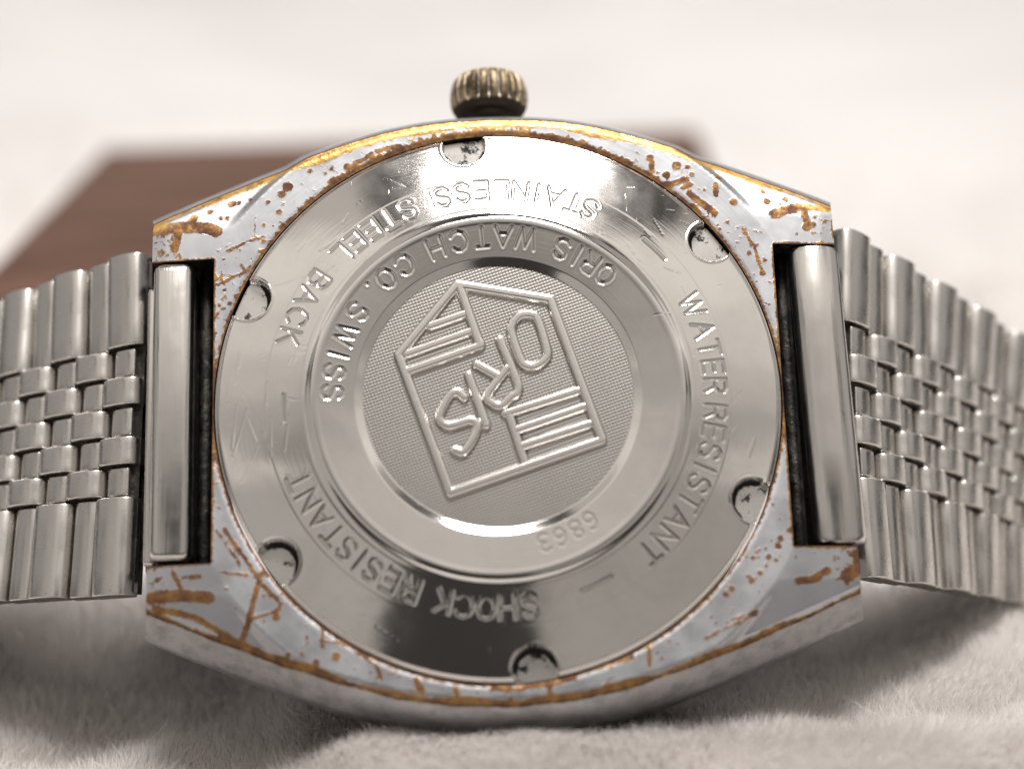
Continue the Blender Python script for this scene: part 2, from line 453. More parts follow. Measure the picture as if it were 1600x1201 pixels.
SPOTS= [(-11.17, 12.43, 0.27), (-11.5, 12.02, 0.21), (-14.29, 11.64, 0.19), (-13.9, 11.68, 0.13), (-15.48, 11.21, 0.16), (-11.66, 10.98, 0.15), (-11.44, 11.44, 0.09), (-12.48, 10.24, 0.09), (-12.26, 11.58, 0.09), (-12.53, 9.26, 0.11), (-14.64, 8.34, 0.09), (-14.48, 8.8, 0.09), (-13.25, 11.84, 0.11), (-9.96, 13.33, 0.13), (-9.14, 13.19, 0.09), (-7.88, 13.51, 0.23), (-14.88, 10.78, 0.1), (-14.5, 10.77, 0.1), (-13.61, 7.79, 0.09), (8.77, 13.54, 0.21), (10.19, 13.08, 0.24), (10.81, 12.96, 0.13), (10.98, 12.53, 0.15), (9.6, 12.53, 0.21), (13.16, 10.87, 0.19), (15.05, 10.91, 0.19), (14.91, 11.57, 0.15), (12.45, 12.35, 0.15), (15.74, 10.75, 0.09), (11.35, 11.58, 0.07), (11.62, 11.62, 0.07), (14.51, 6.71, 0.15), (14.69, 7.44, 0.1), (13.84, 7.83, 0.12), (12.78, 9.67, 0.09), (17.45, 8.97, 0.09), (17.54, 9.58, 0.13), (17.09, 9.36, 0.21), (16.57, 8.91, 0.09), (16.11, 11.07, 0.15), (-11.79, -11.3, 0.19), (-14.38, -9.71, 0.09), (-10.46, -13.26, 0.13), (-8.71, -13.41, 0.21), (-10.2, -12.39, 0.09), (-9.43, -12.88, 0.11), (-12.41, -10.14, 0.09), (-9.74, -13.74, 0.19), (-18.01, -9.13, 0.13), (-11.17, -13.29, 0.13), (11.49, -10.81, 0.15), (11.82, -10.5, 0.15), (12.88, -10.12, 0.15), (13.32, -9.71, 0.13), (13.79, -8.93, 0.15), (13.66, -9.35, 0.09), (14.35, -8.36, 0.17), (14.53, -7.94, 0.15), (14.98, -7.53, 0.11), (14.19, -9.1, 0.09), (12.95, -8.96, 0.09), (15.25, -8.97, 0.09), (-14.98, 7.25, 0.11), (-14.62, 6.57, 0.1), (-13.99, 6.25, 0.11), (-14.85, 5.73, 0.1), (-14.56, 6.14, 0.09), (-14.9, 5.31, 0.08), (-14.33, 5.77, 0.1)]
STROKES= [([(-14.43, 8.8), (-13.35, 9.34), (-12.48, 9.55)], 0.06), ([(-15.0, 6.86), (-13.98, 7.4), (-13.34, 7.61)], 0.07), ([(-18.68, 10.31), (-17.16, 10.38), (-15.53, 10.22), (-15.09, 9.97)], 0.32), ([(-17.16, 10.03), (-17.36, 9.11)], 0.21), ([(-12.47, 8.74), (-12.04, 9.3)], 0.06), ([(-7.77, 13.51), (-6.99, 13.96), (-6.55, 14.24)], 0.11), ([(-6.33, 14.41), (-5.0, 14.73)], 0.1), ([(-11.61, 10.1), (-11.17, 10.44)], 0.07), ([(-8.87, 12.71), (-8.32, 12.93)], 0.13), ([(-16.3, 10.94), (-16.51, 10.59)], 0.19), ([(-18.8, 10.55), (-18.82, 8.69)], 0.07), ([(9.7, 11.96), (10.64, 12.26)], 0.15), ([(10.44, 11.75), (10.89, 11.92)], 0.12), ([(12.29, 11.88), (12.26, 11.27)], 0.14), ([(10.82, 11.41), (11.15, 11.07), (12.15, 10.25)], 0.17), ([(13.59, 9.37), (14.2, 8.05), (14.48, 6.85)], 0.08), ([(11.04, 10.65), (11.2, 10.37)], 0.13), ([(8.81, 13.35), (8.83, 12.88)], 0.15), ([(15.39, 10.15), (16.2, 10.41), (16.73, 10.58)], 0.27), ([(16.91, 10.58), (18.49, 10.53)], 0.19), ([(17.07, 10.38), (17.18, 9.45)], 0.17), ([(18.7, 10.52), (18.58, 8.85)], 0.08), ([(-14.93, -6.58), (-13.66, -8.52)], 0.05), ([(-14.51, -6.59), (-12.83, -9.07)], 0.09), ([(-12.83, -9.18), (-12.42, -8.98)], 0.11), ([(-12.68, -9.39), (-13.23, -11.47), (-13.54, -12.29)], 0.14), ([(-12.62, -9.5), (-11.53, -10.58), (-11.74, -11.1)], 0.09), ([(-13.23, -11.42), (-11.79, -10.99)], 0.06), ([(-14.7, -8.86), (-13.25, -9.06)], 0.05), ([(-16.66, -9.06), (-15.73, -9.04)], 0.09), ([(-17.19, -8.73), (-16.76, -9.59)], 0.11), ([(-9.43, -12.62), (-8.3, -12.75)], 0.05), ([(-9.37, -12.21), (-9.43, -12.82)], 0.05), ([(-7.89, -12.97), (-6.67, -13.94), (-6.37, -14.66)], 0.07), ([(-4.63, -14.72), (-4.34, -15.34)], 0.16), ([(-18.3, -10.06), (-17.37, -9.99), (-16.34, -10.02), (-15.31, -10.15)], 0.3), ([(-18.19, -10.54), (-16.02, -11.12), (-14.05, -12.32), (-12.2, -13.26), (-11.38, -13.49)], 0.14), ([(10.32, -13.07), (13.08, -11.8)], 0.05), ([(7.36, -13.49), (7.32, -14.42)], 0.07), ([(11.4, -12.27), (12.99, -11.69)], 0.04), ([(15.27, -10.19), (16.1, -10.11), (16.87, -9.66)], 0.19), ([(17.89, -9.95), (18.54, -9.55), (18.6, -8.81)], 0.32), ([(-0.81, -15.34), (0.67, -15.39), (2.42, -15.13), (3.55, -14.96)], 0.09), ([(2.22, -15.02), (2.19, -15.64)], 0.13), ([(4.6, -14.28), (6.47, -13.92)], 0.11), ([(7.41, -13.54), (7.37, -14.36)], 0.06), ([(-2.6, -15.29), (-2.56, -15.8)], 0.13), ([(-14.27, 5.17), (-13.81, 5.58)], 0.09), ([(-15.03, 6.89), (-13.94, 7.4)], 0.06)]
R_HOLE = 15.14
def wob(a, seed, freqs, amp):
    g = np.random.default_rng(seed); o = 0
    for f in freqs: o = o + np.sin(a * f + g.uniform(0, 6.28)) * g.uniform(.5, 1)
    return o / len(freqs) * amp
def brass_sdf(X, Y):
    r = np.hypot(X, Y); th = np.degrees(np.arctan2(Y, X)) % 360; a = np.radians(th)
    top = np.exp(-((th - 92) / 40.0) ** 2)
    jag = np.abs(wob(a, 3, (61, 97, 143, 211, 307), 1.5)) * (.12 + .42 * top)
    d = (r - 15.1) - (.10 + .20 * top + jag)
    sd = np.minimum(polydist(X, Y, edge), polydist(X, Y, edge * [-1, -1]))
    up = Y > 0
    w = np.where(up, .36 + .16 * np.exp(-((X + 1) / 8) ** 2) + wob(X * .35, 5, (1.1, 2.3, 3.7, 6.1), .28), .16 + wob(X * .4, 9, (.9, 2.1, 3.9), .22) + .14 * np.exp(-(X / 6) ** 2))
    w = w * np.where(np.abs(X) > 16, .45, 1)
    d = np.minimum(d, sd - w)
    for x, y, q in SPOTS: d = np.minimum(d, np.hypot(X - x, Y - y) - q)
    g = np.random.default_rng(31)
    for k in range(420):                       # small pits, thicker towards the rim and the edges
        a_ = g.uniform(0, 2 * math.pi); rr_ = 15.2 + abs(g.normal(0, 1.1))
        d = np.minimum(d, np.hypot(X - rr_ * math.cos(a_), Y - rr_ * math.sin(a_)) - g.uniform(.0, .075))
    for k in range(170):                       # speckle on the lug ends
        x_, y_ = g.choice((-1, 1)) * (18.5 - abs(g.normal(0, .8))), g.choice((-1, 1)) * g.uniform(8.5, 10.5)
        d = np.minimum(d, np.hypot(X - x_, Y - y_) - g.uniform(.0, .07))
    for k in range(46):                        # hairline scratches
        a_ = g.uniform(0, 2 * math.pi); rr_ = g.uniform(15.3, 17.6); t_ = a_ + math.pi / 2 + g.normal(0, .6); l_ = g.uniform(.3, 1.5)
        x_, y_ = rr_ * math.cos(a_), rr_ * math.sin(a_)
        d = np.minimum(d, segdist(X, Y, (x_, y_), (x_ + l_ * math.cos(t_), y_ + l_ * math.sin(t_))) - g.uniform(-.01, .03))
    for pts, q in STROKES: d = np.minimum(d, polydist(X, Y, pts) - q)
    nd = np.minimum(np.abs(np.abs(X) - NX) + 3 * (np.abs(Y) > NY), np.abs(np.abs(Y) - NY) + 3 * (np.abs(X) < NX))
    d = np.minimum(d, nd - .07)
    return d
st = .12
px, py = np.meshgrid(np.arange(-18.6, 18.6, st), np.arange(-16.1, 16.2, st))
G = np.stack([px.ravel(), py.ravel()], 1) + rng.uniform(-.03, .03, (px.size, 2))
G = G[np.hypot(G[:, 0], G[:, 1]) > R_HOLE + .1]
G = G[inside(G, poly)]
bd = np.full(len(G), 9.0)
for i in range(0, len(poly)): bd = np.minimum(bd, np.hypot(G[:, 0] - poly[i, 0], G[:, 1] - poly[i, 1]))
G = G[bd > .08]
nh = 720
ha = np.arange(nh) * 2 * math.pi / nh
hole = np.stack([np.cos(ha), np.sin(ha)], 1) * R_HOLE
allp = np.concatenate([poly, hole, G])
np_, = (len(poly),)
ed = [(i, (i + 1) % np_) for i in range(np_)] + [(np_ + i, np_ + (i + 1) % nh) for i in range(nh)]
vo, eo, fo, _, _, _ = geometry.delaunay_2d_cdt([Vector(p) for p in allp], ed, [], 0, 1e-5)
P2 = np.array([tuple(v) for v in vo]); F2 = np.array(fo)
cen = P2[F2].mean(1)
F2 = F2[inside(cen, poly) & (np.hypot(cen[:, 0], cen[:, 1]) > R_HOLE - .005)]
a = P2[F2[:, 1]] - P2[F2[:, 0]]; b = P2[F2[:, 2]] - P2[F2[:, 0]]
flip = (a[:, 0] * b[:, 1] - a[:, 1] * b[:, 0]) < 0
F2[flip] = F2[flip][:, ::-1]
PZ = zplate(P2[:, 0], P2[:, 1])
de = np.minimum(polydist(P2[:, 0], P2[:, 1], edge), polydist(P2[:, 0], P2[:, 1], edge * [-1, -1]))
PZ = PZ - .14 * sstep(.32, 0, de) - .05 * sstep(.25, 0, np.hypot(P2[:, 0], P2[:, 1]) - R_HOLE)
sdf = brass_sdf(P2[:, 0], P2[:, 1])
plate = part('case_back_rim', mesh_np('case_back_rim', np.column_stack([P2, PZ]), F2, True, {'brass': sdf, 'gold_gleam': sstep(.9, .25, de) * (P2[:, 1] > 0) + .2 * sstep(.7, .2, de) * (P2[:, 1] < 0)}), [M_case])  # bare edge brass, with the lit gleam of the top edge painted in
plate['label'] = 'grey plated case rim worn through to brown brass along its edges'
# wall of the hole the caseback sits in
V = []; 
for z in (-.05, -1.2): V += [(x, y, z) for x, y in hole]
F = [(i, (i + 1) % nh, nh + (i + 1) % nh, nh + i) for i in range(nh)]
link('case_well', mesh_np('case_well', V, [f[::-1] for f in F]), plate, mats=[M_grime])

# --- flank of the case: flares out from the back, then runs to the dial side
rings = [(0.0, 0.0, -.14), (.10, .16, -.22), (1.10, 1.0, -2.2), (1.22, 1.0, -2.45), (1.22, 1.0, -4.0), (1.05, 1.0, -6.2), (.2, 1.0, -8.6)]
pts, off, kind = [], [], []
for s, w, k in segs:
    t = np.gradient(s, axis=0); nrm = np.stack([t[:, 1], -t[:, 0]], 1); nrm /= np.linalg.norm(nrm, axis=1)[:, None]
    for p, n_ in zip(s, nrm):
        pts.append(p); off.append(n_ * w); kind.append(k)
pts = np.array(pts); off = np.array(off); n0 = len(pts)
zb = zplate(pts[:, 0], pts[:, 1])
isedge = np.array([k == 'edge' for k in kind])
V, bra = [], []
for j, (o_, f_, z_) in enumerate(rings):
    q = pts + off * o_
    zz = np.where(isedge, zb + z_, zb + z_ + (.14 if j == 0 else 0))
    if j >= 4: zz = np.full(n0, z_)
    V.append(np.column_stack([q, zz]))
    dz = np.hypot(o_, z_ + .14)
    bra.append(dz - .10 - np.where(pts[:, 1] > 0, .10, .05) + wob(pts[:, 0] * .5, 21, (1, 2.3, 4.1), .12))
V = np.concatenate(V); bra = np.concatenate(bra)
F, FM = [], []
for j in range(len(rings) - 1):
    for i in range(n0):
        k = (i + 1) % n0
        if np.allclose(pts[i], pts[k]) and kind[i] == kind[k]: continue
        F.append((j * n0 + i, (j + 1) * n0 + i, (j + 1) * n0 + k, j * n0 + k))
        FM.append(1 if (kind[i] == 'notch' and kind[k] == 'notch') else 0)
me = mesh_np('case_flank', V, F, True, {'brass': bra})
if len(me.polygons) == len(FM): me.polygons.foreach_set('material_index', np.array(FM, np.int32))
me.set_sharp_from_angle(angle=math.radians(35))
part('case_flank', me, [M_side, M_grime])
bm = bmesh.new()
bmesh.ops.create_circle(bm, cap_ends=True, radius=15.0, segments=96)
bm2 = bm
for v in bm.verts: v.co.z = -8.2
part('dial_side', mesh_bm('dial_side', bm), [M_dark])

# --- caseback: turned cone, flat inner ring, six key notches, engraved lettering
FONT = {
 'A': [[(0, 0), (.4, 1), (.8, 0)], [(.15, .34), (.65, .34)]],
 'B': [[(0, 0), (0, 1), (.4, 1), (.6, .9), (.62, .68), (.42, .53), (0, .53)], [(.42, .53), (.66, .4), (.66, .14), (.44, 0), (0, 0)]],
 'C': [[(.76, .8), (.6, .96), (.38, 1), (.14, .88), (.02, .6), (.02, .4), (.14, .12), (.38, 0), (.6, .04), (.76, .2)]],
 'E': [[(.6, 1), (0, 1), (0, 0), (.6, 0)], [(0, .52), (.52, .52)]],
 'H': [[(0, 0), (0, 1)], [(.7, 0), (.7, 1)], [(0, .5), (.7, .5)]],
 'I': [[(.1, 0), (.1, 1)]],
 'K': [[(0, 0), (0, 1)], [(.65, 1), (0, .38)], [(.24, .6), (.68, 0)]],
 'L': [[(0, 1), (0, 0), (.56, 0)]],
 'N': [[(0, 0), (0, 1), (.7, 0), (.7, 1)]],
 'O': [[(.4, 1), (.16, .9), (.02, .62), (.02, .38), (.16, .1), (.4, 0), (.64, .1), (.78, .38), (.78, .62), (.64, .9), (.4, 1)]],
 'R': [[(0, 0), (0, 1), (.42, 1), (.63, .88), (.63, .62), (.42, .5), (0, .5)], [(.36, .5), (.66, 0)]],
 'S': [[(.62, .82), (.48, .97), (.22, .99), (.04, .84), (.06, .64), (.26, .54), (.46, .47), (.63, .35), (.63, .14), (.44, .01), (.18, .02), (0, .18)]],
 'T': [[(.34, 0), (.34, 1)], [(0, 1), (.68, 1)]],
 'W': [[(0, 1), (.24, 0), (.5, .95), (.76, 0), (1, 1)]],
 '3': [[(0, .9), (.25, 1), (.5, .88), (.5, .64), (.2, .53), (.55, .4), (.56, .14), (.3, 0), (0, .1)]],
 '6': [[(.5, .92), (.3, 1), (.08, .75), (0, .35), (.12, .06), (.36, 0), (.56, .16), (.56, .4), (.36, .55), (.1, .45)]],
 '8': [[(.3, .54), (.08, .66), (.08, .88), (.3, 1), (.52, .88), (.52, .66), (.3, .54), (.02, .38), (.02, .12), (.3, 0), (.58, .12), (.58, .38), (.3, .54)]],
 '.': [[(.1, 0), (.12, .02)]]}
TEXT = [  # letters, angle of each, radius, height, direction (+1 anticlockwise with tops inward, -1 clockwise with tops outward)
 ('STAINLESSSTEELBACK', [62.9, 67.7, 73.0, 77.8, 82.4, 87.4, 92.9, 98.1, 103.6, 113.4, 119.1, 124.7, 130.1, 135.1, 144.6, 150.2, 156.3, 162.2], 11.56, 1.12, 1),
 ('WATERRESISTANT', [24.0, 16.7, 11.2, 6.0, .8, 353.6, 348.3, 342.9, 338.2, 333.6, 328.2, 322.7, 316.7, 311.0], 11.5, 1.12, -1),
 ('SHOCKRESISTANT', [276.7, 270.8, 265.3, 259.6, 254.0, 245.2, 239.4, 234.0, 229.6, 225.2, 219.8, 214.2, 208.4, 202.6], 11.35, 1.12, -1),
 ('ORISWATCHCO.SWISS', [47.3, 54.0, 59.4, 65.2, 78.4, 86.6, 94.1, 102.3, 110.8, 123.4, 131.6, 137.6, 147.3, 156.8, 164.4, 170.6, 178.0], 8.72, 1.05, 1),
 ('6863', [303.3, 297.3, 291.1, 284.9], 8.35, .95, -1)]
SCR= [[(-13.51, 4.32), (-13.95, 1.12)], [(-13.34, 4.32), (-13.73, 2.06)], [(-12.66, 3.94), (-12.31, 1.55), (-12.19, -0.1)], [(-13.26, -0.3), (-14.03, -2.72)], [(-13.37, -0.53), (-12.8, -2.06)], [(-13.12, 4.31), (-13.28, 3.24)], [(-12.83, 4.42), (-12.66, 3.7)], [(-12.2, 1.07), (-12.36, -1.73)], [(-13.83, -0.05), (-14.09, -2.37)], [(-14.18, 1.6), (-14.34, 0.43)], [(-5.89, 12.58), (-4.46, 12.8)], [(-2.31, 11.31), (-1.84, 12.46)], [(-2.93, 12.91), (-1.5, 13.04)], [(-0.05, 14.18), (3.47, 14.02)], [(-2.93, 12.61), (-0.74, 12.9)], [(8.39, 4.06), (9.31, 4.16)], [(9.73, 6.74), (9.24, 5.06)], [(9.11, 6.88), (10.01, 6.49)]]
EFRAME= [[(-2.02, 6.13), (2.93, 5.14), (5.36, -2.66), (-2.64, -5.26), (-5.21, 2.3), (-2.02, 6.13)], [(-1.9, 6.06), (-0.88, 2.68), (-4.74, 1.4)]]
EBARS= [[(-3.54, 3.85), (-1.69, 4.47)], [(-4.78, 2.35), (-1.28, 3.53)], [(0.35, -1.08), (4.2, 0.06)], [(0.93, -1.97), (4.47, -0.83)], [(1.2, -2.85), (4.73, -1.77)], [(0.53, -1.15), (1.34, -3.97)]]
ELET= [[[(0.93, 3.97), (1.31, 4.31), (1.92, 4.32), (2.24, 3.97), (2.65, 2.32), (2.54, 1.84), (2.01, 1.48), (1.58, 1.49), (1.25, 1.83), (0.81, 3.34), (0.93, 3.97)]], [[(0.17, 2.97), (1.06, 0.4), (0.62, -0.21), (0.12, -0.64), (-0.33, -0.5), (-0.55, -0.01), (0.49, 1.37)], [(0.05, 0.94), (-1.09, 1.64)]], [[(-1.53, 1.05), (-0.69, -1.68)]], [[(-1.8, -0.14), (-2.13, 0.16), (-2.58, -0.05), (-3.09, -1.04), (-3.03, -1.42), (-2.68, -1.65), (-2.07, -1.55), (-1.47, -1.4), (-1.17, -1.66), (-1.25, -2.16), (-1.87, -3.07), (-2.35, -2.99)]]]
nth = 2200
rr = np.concatenate([np.arange(7.1, 10.4, .055), np.arange(10.4, 10.9, .1), np.arange(10.9, 12.3, .05), np.arange(12.3, 12.75, .09), np.arange(12.75, 15.0, .06), [15.0, 15.03, 15.03]])
th = np.arange(nth) * 2 * math.pi / nth
TH, RR = np.meshgrid(th, rr, indexing='ij')
X, Y = RR * np.cos(TH), RR * np.sin(TH)
rq = np.linspace(7, 15.1, 2000)
slope = np.where(rq > 10, .185 + .055 * (rq - 10) / 5, .185) * sstep(9.6, 9.95, rq) + .34 * np.exp(-((rq - 10.0) / .17) ** 2)
zc = np.cumsum(slope[::-1])[::-1] * (rq[1] - rq[0])
zc = zc - np.interp(15.0, rq, zc) + .16
zc = zc - .095 * np.clip(9.75 - rq, 0, 2.2) * sstep(9.75, 9.4, rq)      # the inner ring dishes towards the emblem
zc = zc - .12 * sstep(14.82, 15.0, rq) 
zc = np.where(rq < 7.6, zc - .17 * np.clip((7.58 - rq) / .44, 0, 1), zc)
Z = np.interp(RR, rq, zc)
# letters: wide shallow grooves
eng = np.full(Z.shape, 9.0); depth = np.full(Z.shape, 1.0)
for txt, ang, r0, hgt, dr in TEXT:
    for ch, ad in zip(txt, ang):
        i0 = int(round(ad / 360 * nth)); idx = np.arange(i0 - 40, i0 + 41) % nth
        j = np.where((rr > r0 - 1.0) & (rr < r0 + 1.0))[0]
        sub = np.ix_(idx, j)
        da = np.angle(np.exp(1j * (TH[sub] - math.radians(ad))))
        u = da * r0 * dr; v = (r0 - RR[sub]) * dr
        xs = [p[0] for s in FONT[ch] for p in s]; wd = max(xs) + min(xs)
        d = np.full(u.shape, 9.0)
        for s in FONT[ch]:
            q = [((a_ - wd / 2) * hgt, (b_ - .5) * hgt) for a_, b_ in s]
            d = np.minimum(d, polydist(u, v, q))
        eng[sub] = np.minimum(eng[sub], d)
        if txt == '6863': depth[sub] = .30      # struck more faintly
for a0, a1, r0 in ((38.6, 46.4, 11.75), (290.6, 299.2, 11.3), (178.2, 185.6, 11.3)):
    q = [(r0 * math.cos(math.radians(x)), r0 * math.sin(math.radians(x))) for x in np.linspace(a0, a1, 6)]
    eng = np.minimum(eng, polydist(X, Y, q))
groove = sstep(.13, .02, eng)
Z = Z - .030 * groove * depth + .003 * depth * np.exp(-((eng - .16) / .045) ** 2)
sc = np.full(Z.shape, 9.0)
for q in SCR: sc = np.minimum(sc, polydist(X, Y, q))
g2 = np.random.default_rng(11)
for k in range(70):   # small random hairlines
    r0 = g2.uniform(10.5, 14.6); a0 = g2.uniform(0, 6.28); l = g2.uniform(.4, 2.2); d0 = a0 + math.pi / 2 + g2.normal(0, .5)
    x0, y0 = r0 * math.cos(a0), r0 * math.sin(a0)
    sc = np.minimum(sc, segdist(X, Y, (x0, y0), (x0 + l * math.cos(d0), y0 + l * math.sin(d0))) + g2.uniform(0, .03))
Z = Z - .006 * sstep(.07, 0, sc)
notch = np.full(Z.shape, 9.0)
for k in range(6):
    an = math.radians(35.9 + 60 * k)
    notch = np.minimum(notch, np.hypot(X - 14.5 * math.cos(an), Y - 14.5 * math.sin(an)) - 1.17)
infl = sstep(.035, -.035, notch)
Z = Z * (1 - infl) + (-.42) * infl + .03 * np.exp(-((notch - .09) / .06) ** 2) * (1 - infl)
grime = infl * sstep(-.5, -.05, notch) * sstep(15.2, 13.9, RR) + .35 * sstep(14.93, 15.0, RR)  # notch and seam dirt, with the notch wall's shade painted as a crescent
grime = np.maximum(grime, .12 * sstep(.1, .0, eng))
Z[:, -1] = -.9
nr = len(rr)
ia = np.arange(nth); ib = (ia + 1) % nth; jj = np.arange(nr - 1)
F = np.stack([ia[:, None] * nr + jj, ia[:, None] * nr + jj + 1, ib[:, None] * nr + jj + 1, ib[:, None] * nr + jj], -1).reshape(-1, 4)
me = mesh_np('caseback', np.stack([X, Y, Z], -1).reshape(-1, 3), F, True,
             {'grime': grime.ravel(), 'notch': infl.ravel(), 'engraved': (groove * .8).ravel()})
me.set_sharp_from_angle(angle=math.radians(60))
back = part('caseback', me, [M_back])
back['label'] = 'round turned steel screw-down caseback with engraved lettering and six key notches'

# --- pressed emblem in the middle
ZD = float(np.interp(7.1, rq, zc))
ALLSTR = EFRAME + EBARS + [q for l in ELET for q in l]
g = .036
ax_ = np.arange(-7.3, 7.3, g)
A, B = np.meshgrid(ax_, ax_)
c_, s_ = math.cos(.325), math.sin(.325)          # the stipple runs along the emblem's bars
ua, ub = A * c_ + B * s_, -A * s_ + B * c_
H = ZD + .0034 * (np.sin(ua * 2 * math.pi / .17) + 1.3 * np.sin(ub * 2 * math.pi / .17))
ok = np.hypot(A, B) < 7.24
k = ok[:-1, :-1] & ok[1:, :-1] & ok[:-1, 1:] & ok[1:, 1:]
jy, jx = np.where(k); nx_ = len(ax_)
f = np.stack([jy * nx_ + jx, jy * nx_ + jx + 1, (jy + 1) * nx_ + jx + 1, (jy + 1) * nx_ + jx], 1)
use, inv = np.unique(f, return_inverse=True)
pv = np.stack([A, B, H], -1).reshape(-1, 3)[use]
ed_ = np.full(len(pv), 9.0)
for q in ALLSTR: ed_ = np.minimum(ed_, polydist(pv[:, 0], pv[:, 1], q))
gr = .5 * sstep(6.6, 7.2, np.hypot(pv[:, 0], pv[:, 1])) + .35 * sstep(.55, .25, ed_)  # rim grime, plus shade painted beside the raised strokes
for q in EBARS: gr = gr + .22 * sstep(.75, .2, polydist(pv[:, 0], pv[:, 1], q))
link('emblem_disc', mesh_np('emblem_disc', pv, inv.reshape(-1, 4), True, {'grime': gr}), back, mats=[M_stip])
def emboss(name, strokes, w=.30, h=.29, closed=True):
    P = np.array([p for s in strokes for p in s]); g = .035
    x0, y0 = P.min(0) - w - .1; x1, y1 = P.max(0) + w + .1
    gx_, gy_ = np.arange(x0, x1 + g, g), np.arange(y0, y1 + g, g)
    A, B = np.meshgrid(gx_, gy_)
    d = np.full(A.shape, 9.0)
    for s in strokes: d = np.minimum(d, polydist(A, B, s))
    H = ZD - .03 + (h + .03) * np.sqrt(np.clip(1 - (np.maximum(d - .10, 0) / (w - .10)) ** 2, 0, 1))
    nx_ = len(gx_)
    keep = d < w + g * .9
    k = keep[:-1, :-1] & keep[1:, :-1] & keep[:-1, 1:] & keep[1:, 1:]
    jy, jx = np.where(k)
    f = np.stack([jy * nx_ + jx, jy * nx_ + jx + 1, (jy + 1) * nx_ + jx + 1, (jy + 1) * nx_ + jx], 1)
    use, inv = np.unique(f, return_inverse=True)
    V_ = np.stack([A, B, H], -1).reshape(-1, 3)[use]
    return link(name, mesh_np(name, V_, inv.reshape(-1, 4)), back, mats=[M_press])
emboss('emblem_frame', EFRAME)
for q in EBARS: emboss('emblem_bar', [q], .275, .25)
for q, lab in zip(ELET, 'ORIS'): emboss('emblem_letter', [[tuple(p) for p in catmull(z_, 6)] if len(z_) > 4 else z_ for z_ in q], .285, .29)

# --- crown
def crown_r(a, j, r):
    f = prof[j][2]
    return r - f * .34 * (max(0, math.cos(a * 21)) ** 1.2)
prof = [(1.05, 17.7, 0), (1.05, 18.1, 0), (1.45, 18.05, 0), (1.75, 18.1, 0), (1.98, 18.25, 0), (2.10, 18.42, .1), (2.18, 18.6, .8), (2.22, 18.8, 1), (2.24, 19.1, 1), (2.23, 19.4, 1), (2.19, 19.7, 1), (2.11, 19.95, .9), (2.0, 20.15, .6), (1.85, 20.3, .1), (1.6, 20.42, 0), (1.0, 20.5, 0), (.05, 20.53, 0)]
CV, CF = lathe([(p[0], p[1]) for p in prof], 384, 'Y', crown_r)
CV = np.array(CV)
ang = np.arctan2(CV[:, 0], CV[:, 2])
gro = np.clip(np.cos(ang * 21), 0, 1) * np.tile([p[2] for p in prof], 384)
CV[:, 2] -= 4.1
cbase = sstep(18.75, 18.1, CV[:, 1])
me = mesh_np('crown', CV, np.array(CF)[:, ::-1], True, {'groove': gro, 'base': cbase})
crown = part('crown', me, [M_crown])
crown['label'] = 'fluted tarnished brass winding crown'
sv, sf = lathe([(1.0, 16.4), (1.0, 17.6), (.9, 17.7), (.9, 18.5)], 48, 'Y')
sv = np.array(sv); sv[:, 2] -= 4.1
link('crown_stem', mesh_np('crown_stem', sv, np.array(sf)[:, ::-1]), crown, mats=[M_dark])

# --- spring bars, end tubes and dark filler boxes added to blacken the strap gaps
def tube(xc, z, r, y0, y1, chamfer, facets=40, lean=0.0, squash=1.0):
    pr_ = [(.02, y0), (r - chamfer, y0), (r - chamfer * .3, y0 + chamfer * .3), (r, y0 + chamfer), (r, y0 + .3 * (y1 - y0)), (r, y0 + .7 * (y1 - y0)), (r, y1 - chamfer), (r - chamfer * .3, y1 - chamfer * .3), (r - chamfer, y1), (.02, y1)]
    v, f = lathe(pr_, facets, 'Y'); v = np.array(v)
    v[:, 2] *= squash
    v[:, 0] += xc - lean * v[:, 1] / 8; v[:, 2] += z
    return v, np.array(f)[:, ::-1]
for sx, xc, r, z, lean, fac in ((-1, -17.42, 1.12, -1.0, -.05, 12), (1, 17.6, 1.38, -.85, .18, 48)):
    v, f = tube(xc, z, r, -8.22, 8.30, .34, fac, lean, .62)
    me = mesh_np('end_tube', v, f); me.set_sharp_from_angle(angle=math.radians(28))
    if sx < 0: me = mesh_bm('end_tube', rounded_box(-18.5, -16.3, -8.22, 8.30, -2.4, .02, .55, 4), True, 30)
    tb = part('end_tube', me, [M_tube])
    v, f = tube(sx * 15.85, z - 1.3, .40, -8.42, 8.42, .1, 24)
    link('spring_bar', mesh_np('spring_bar', v, f), tb, mats=[M_dark])
    xa, xb = (15.3, 19.2) if sx > 0 else (-19.2, -15.3)
    part('gap_filler', mesh_bm('gap_filler', rounded_box(xa, xb, -8.25, 8.25, -6.0, -3.4, .3), True, 40), [M_grime])
    if sx < 0:
        part('end_flap', mesh_bm('end_flap', rounded_box(-19.05, -18.15, -8.05, 7.4, -3.2, -1.75, .22), True, 40), [M_tube])

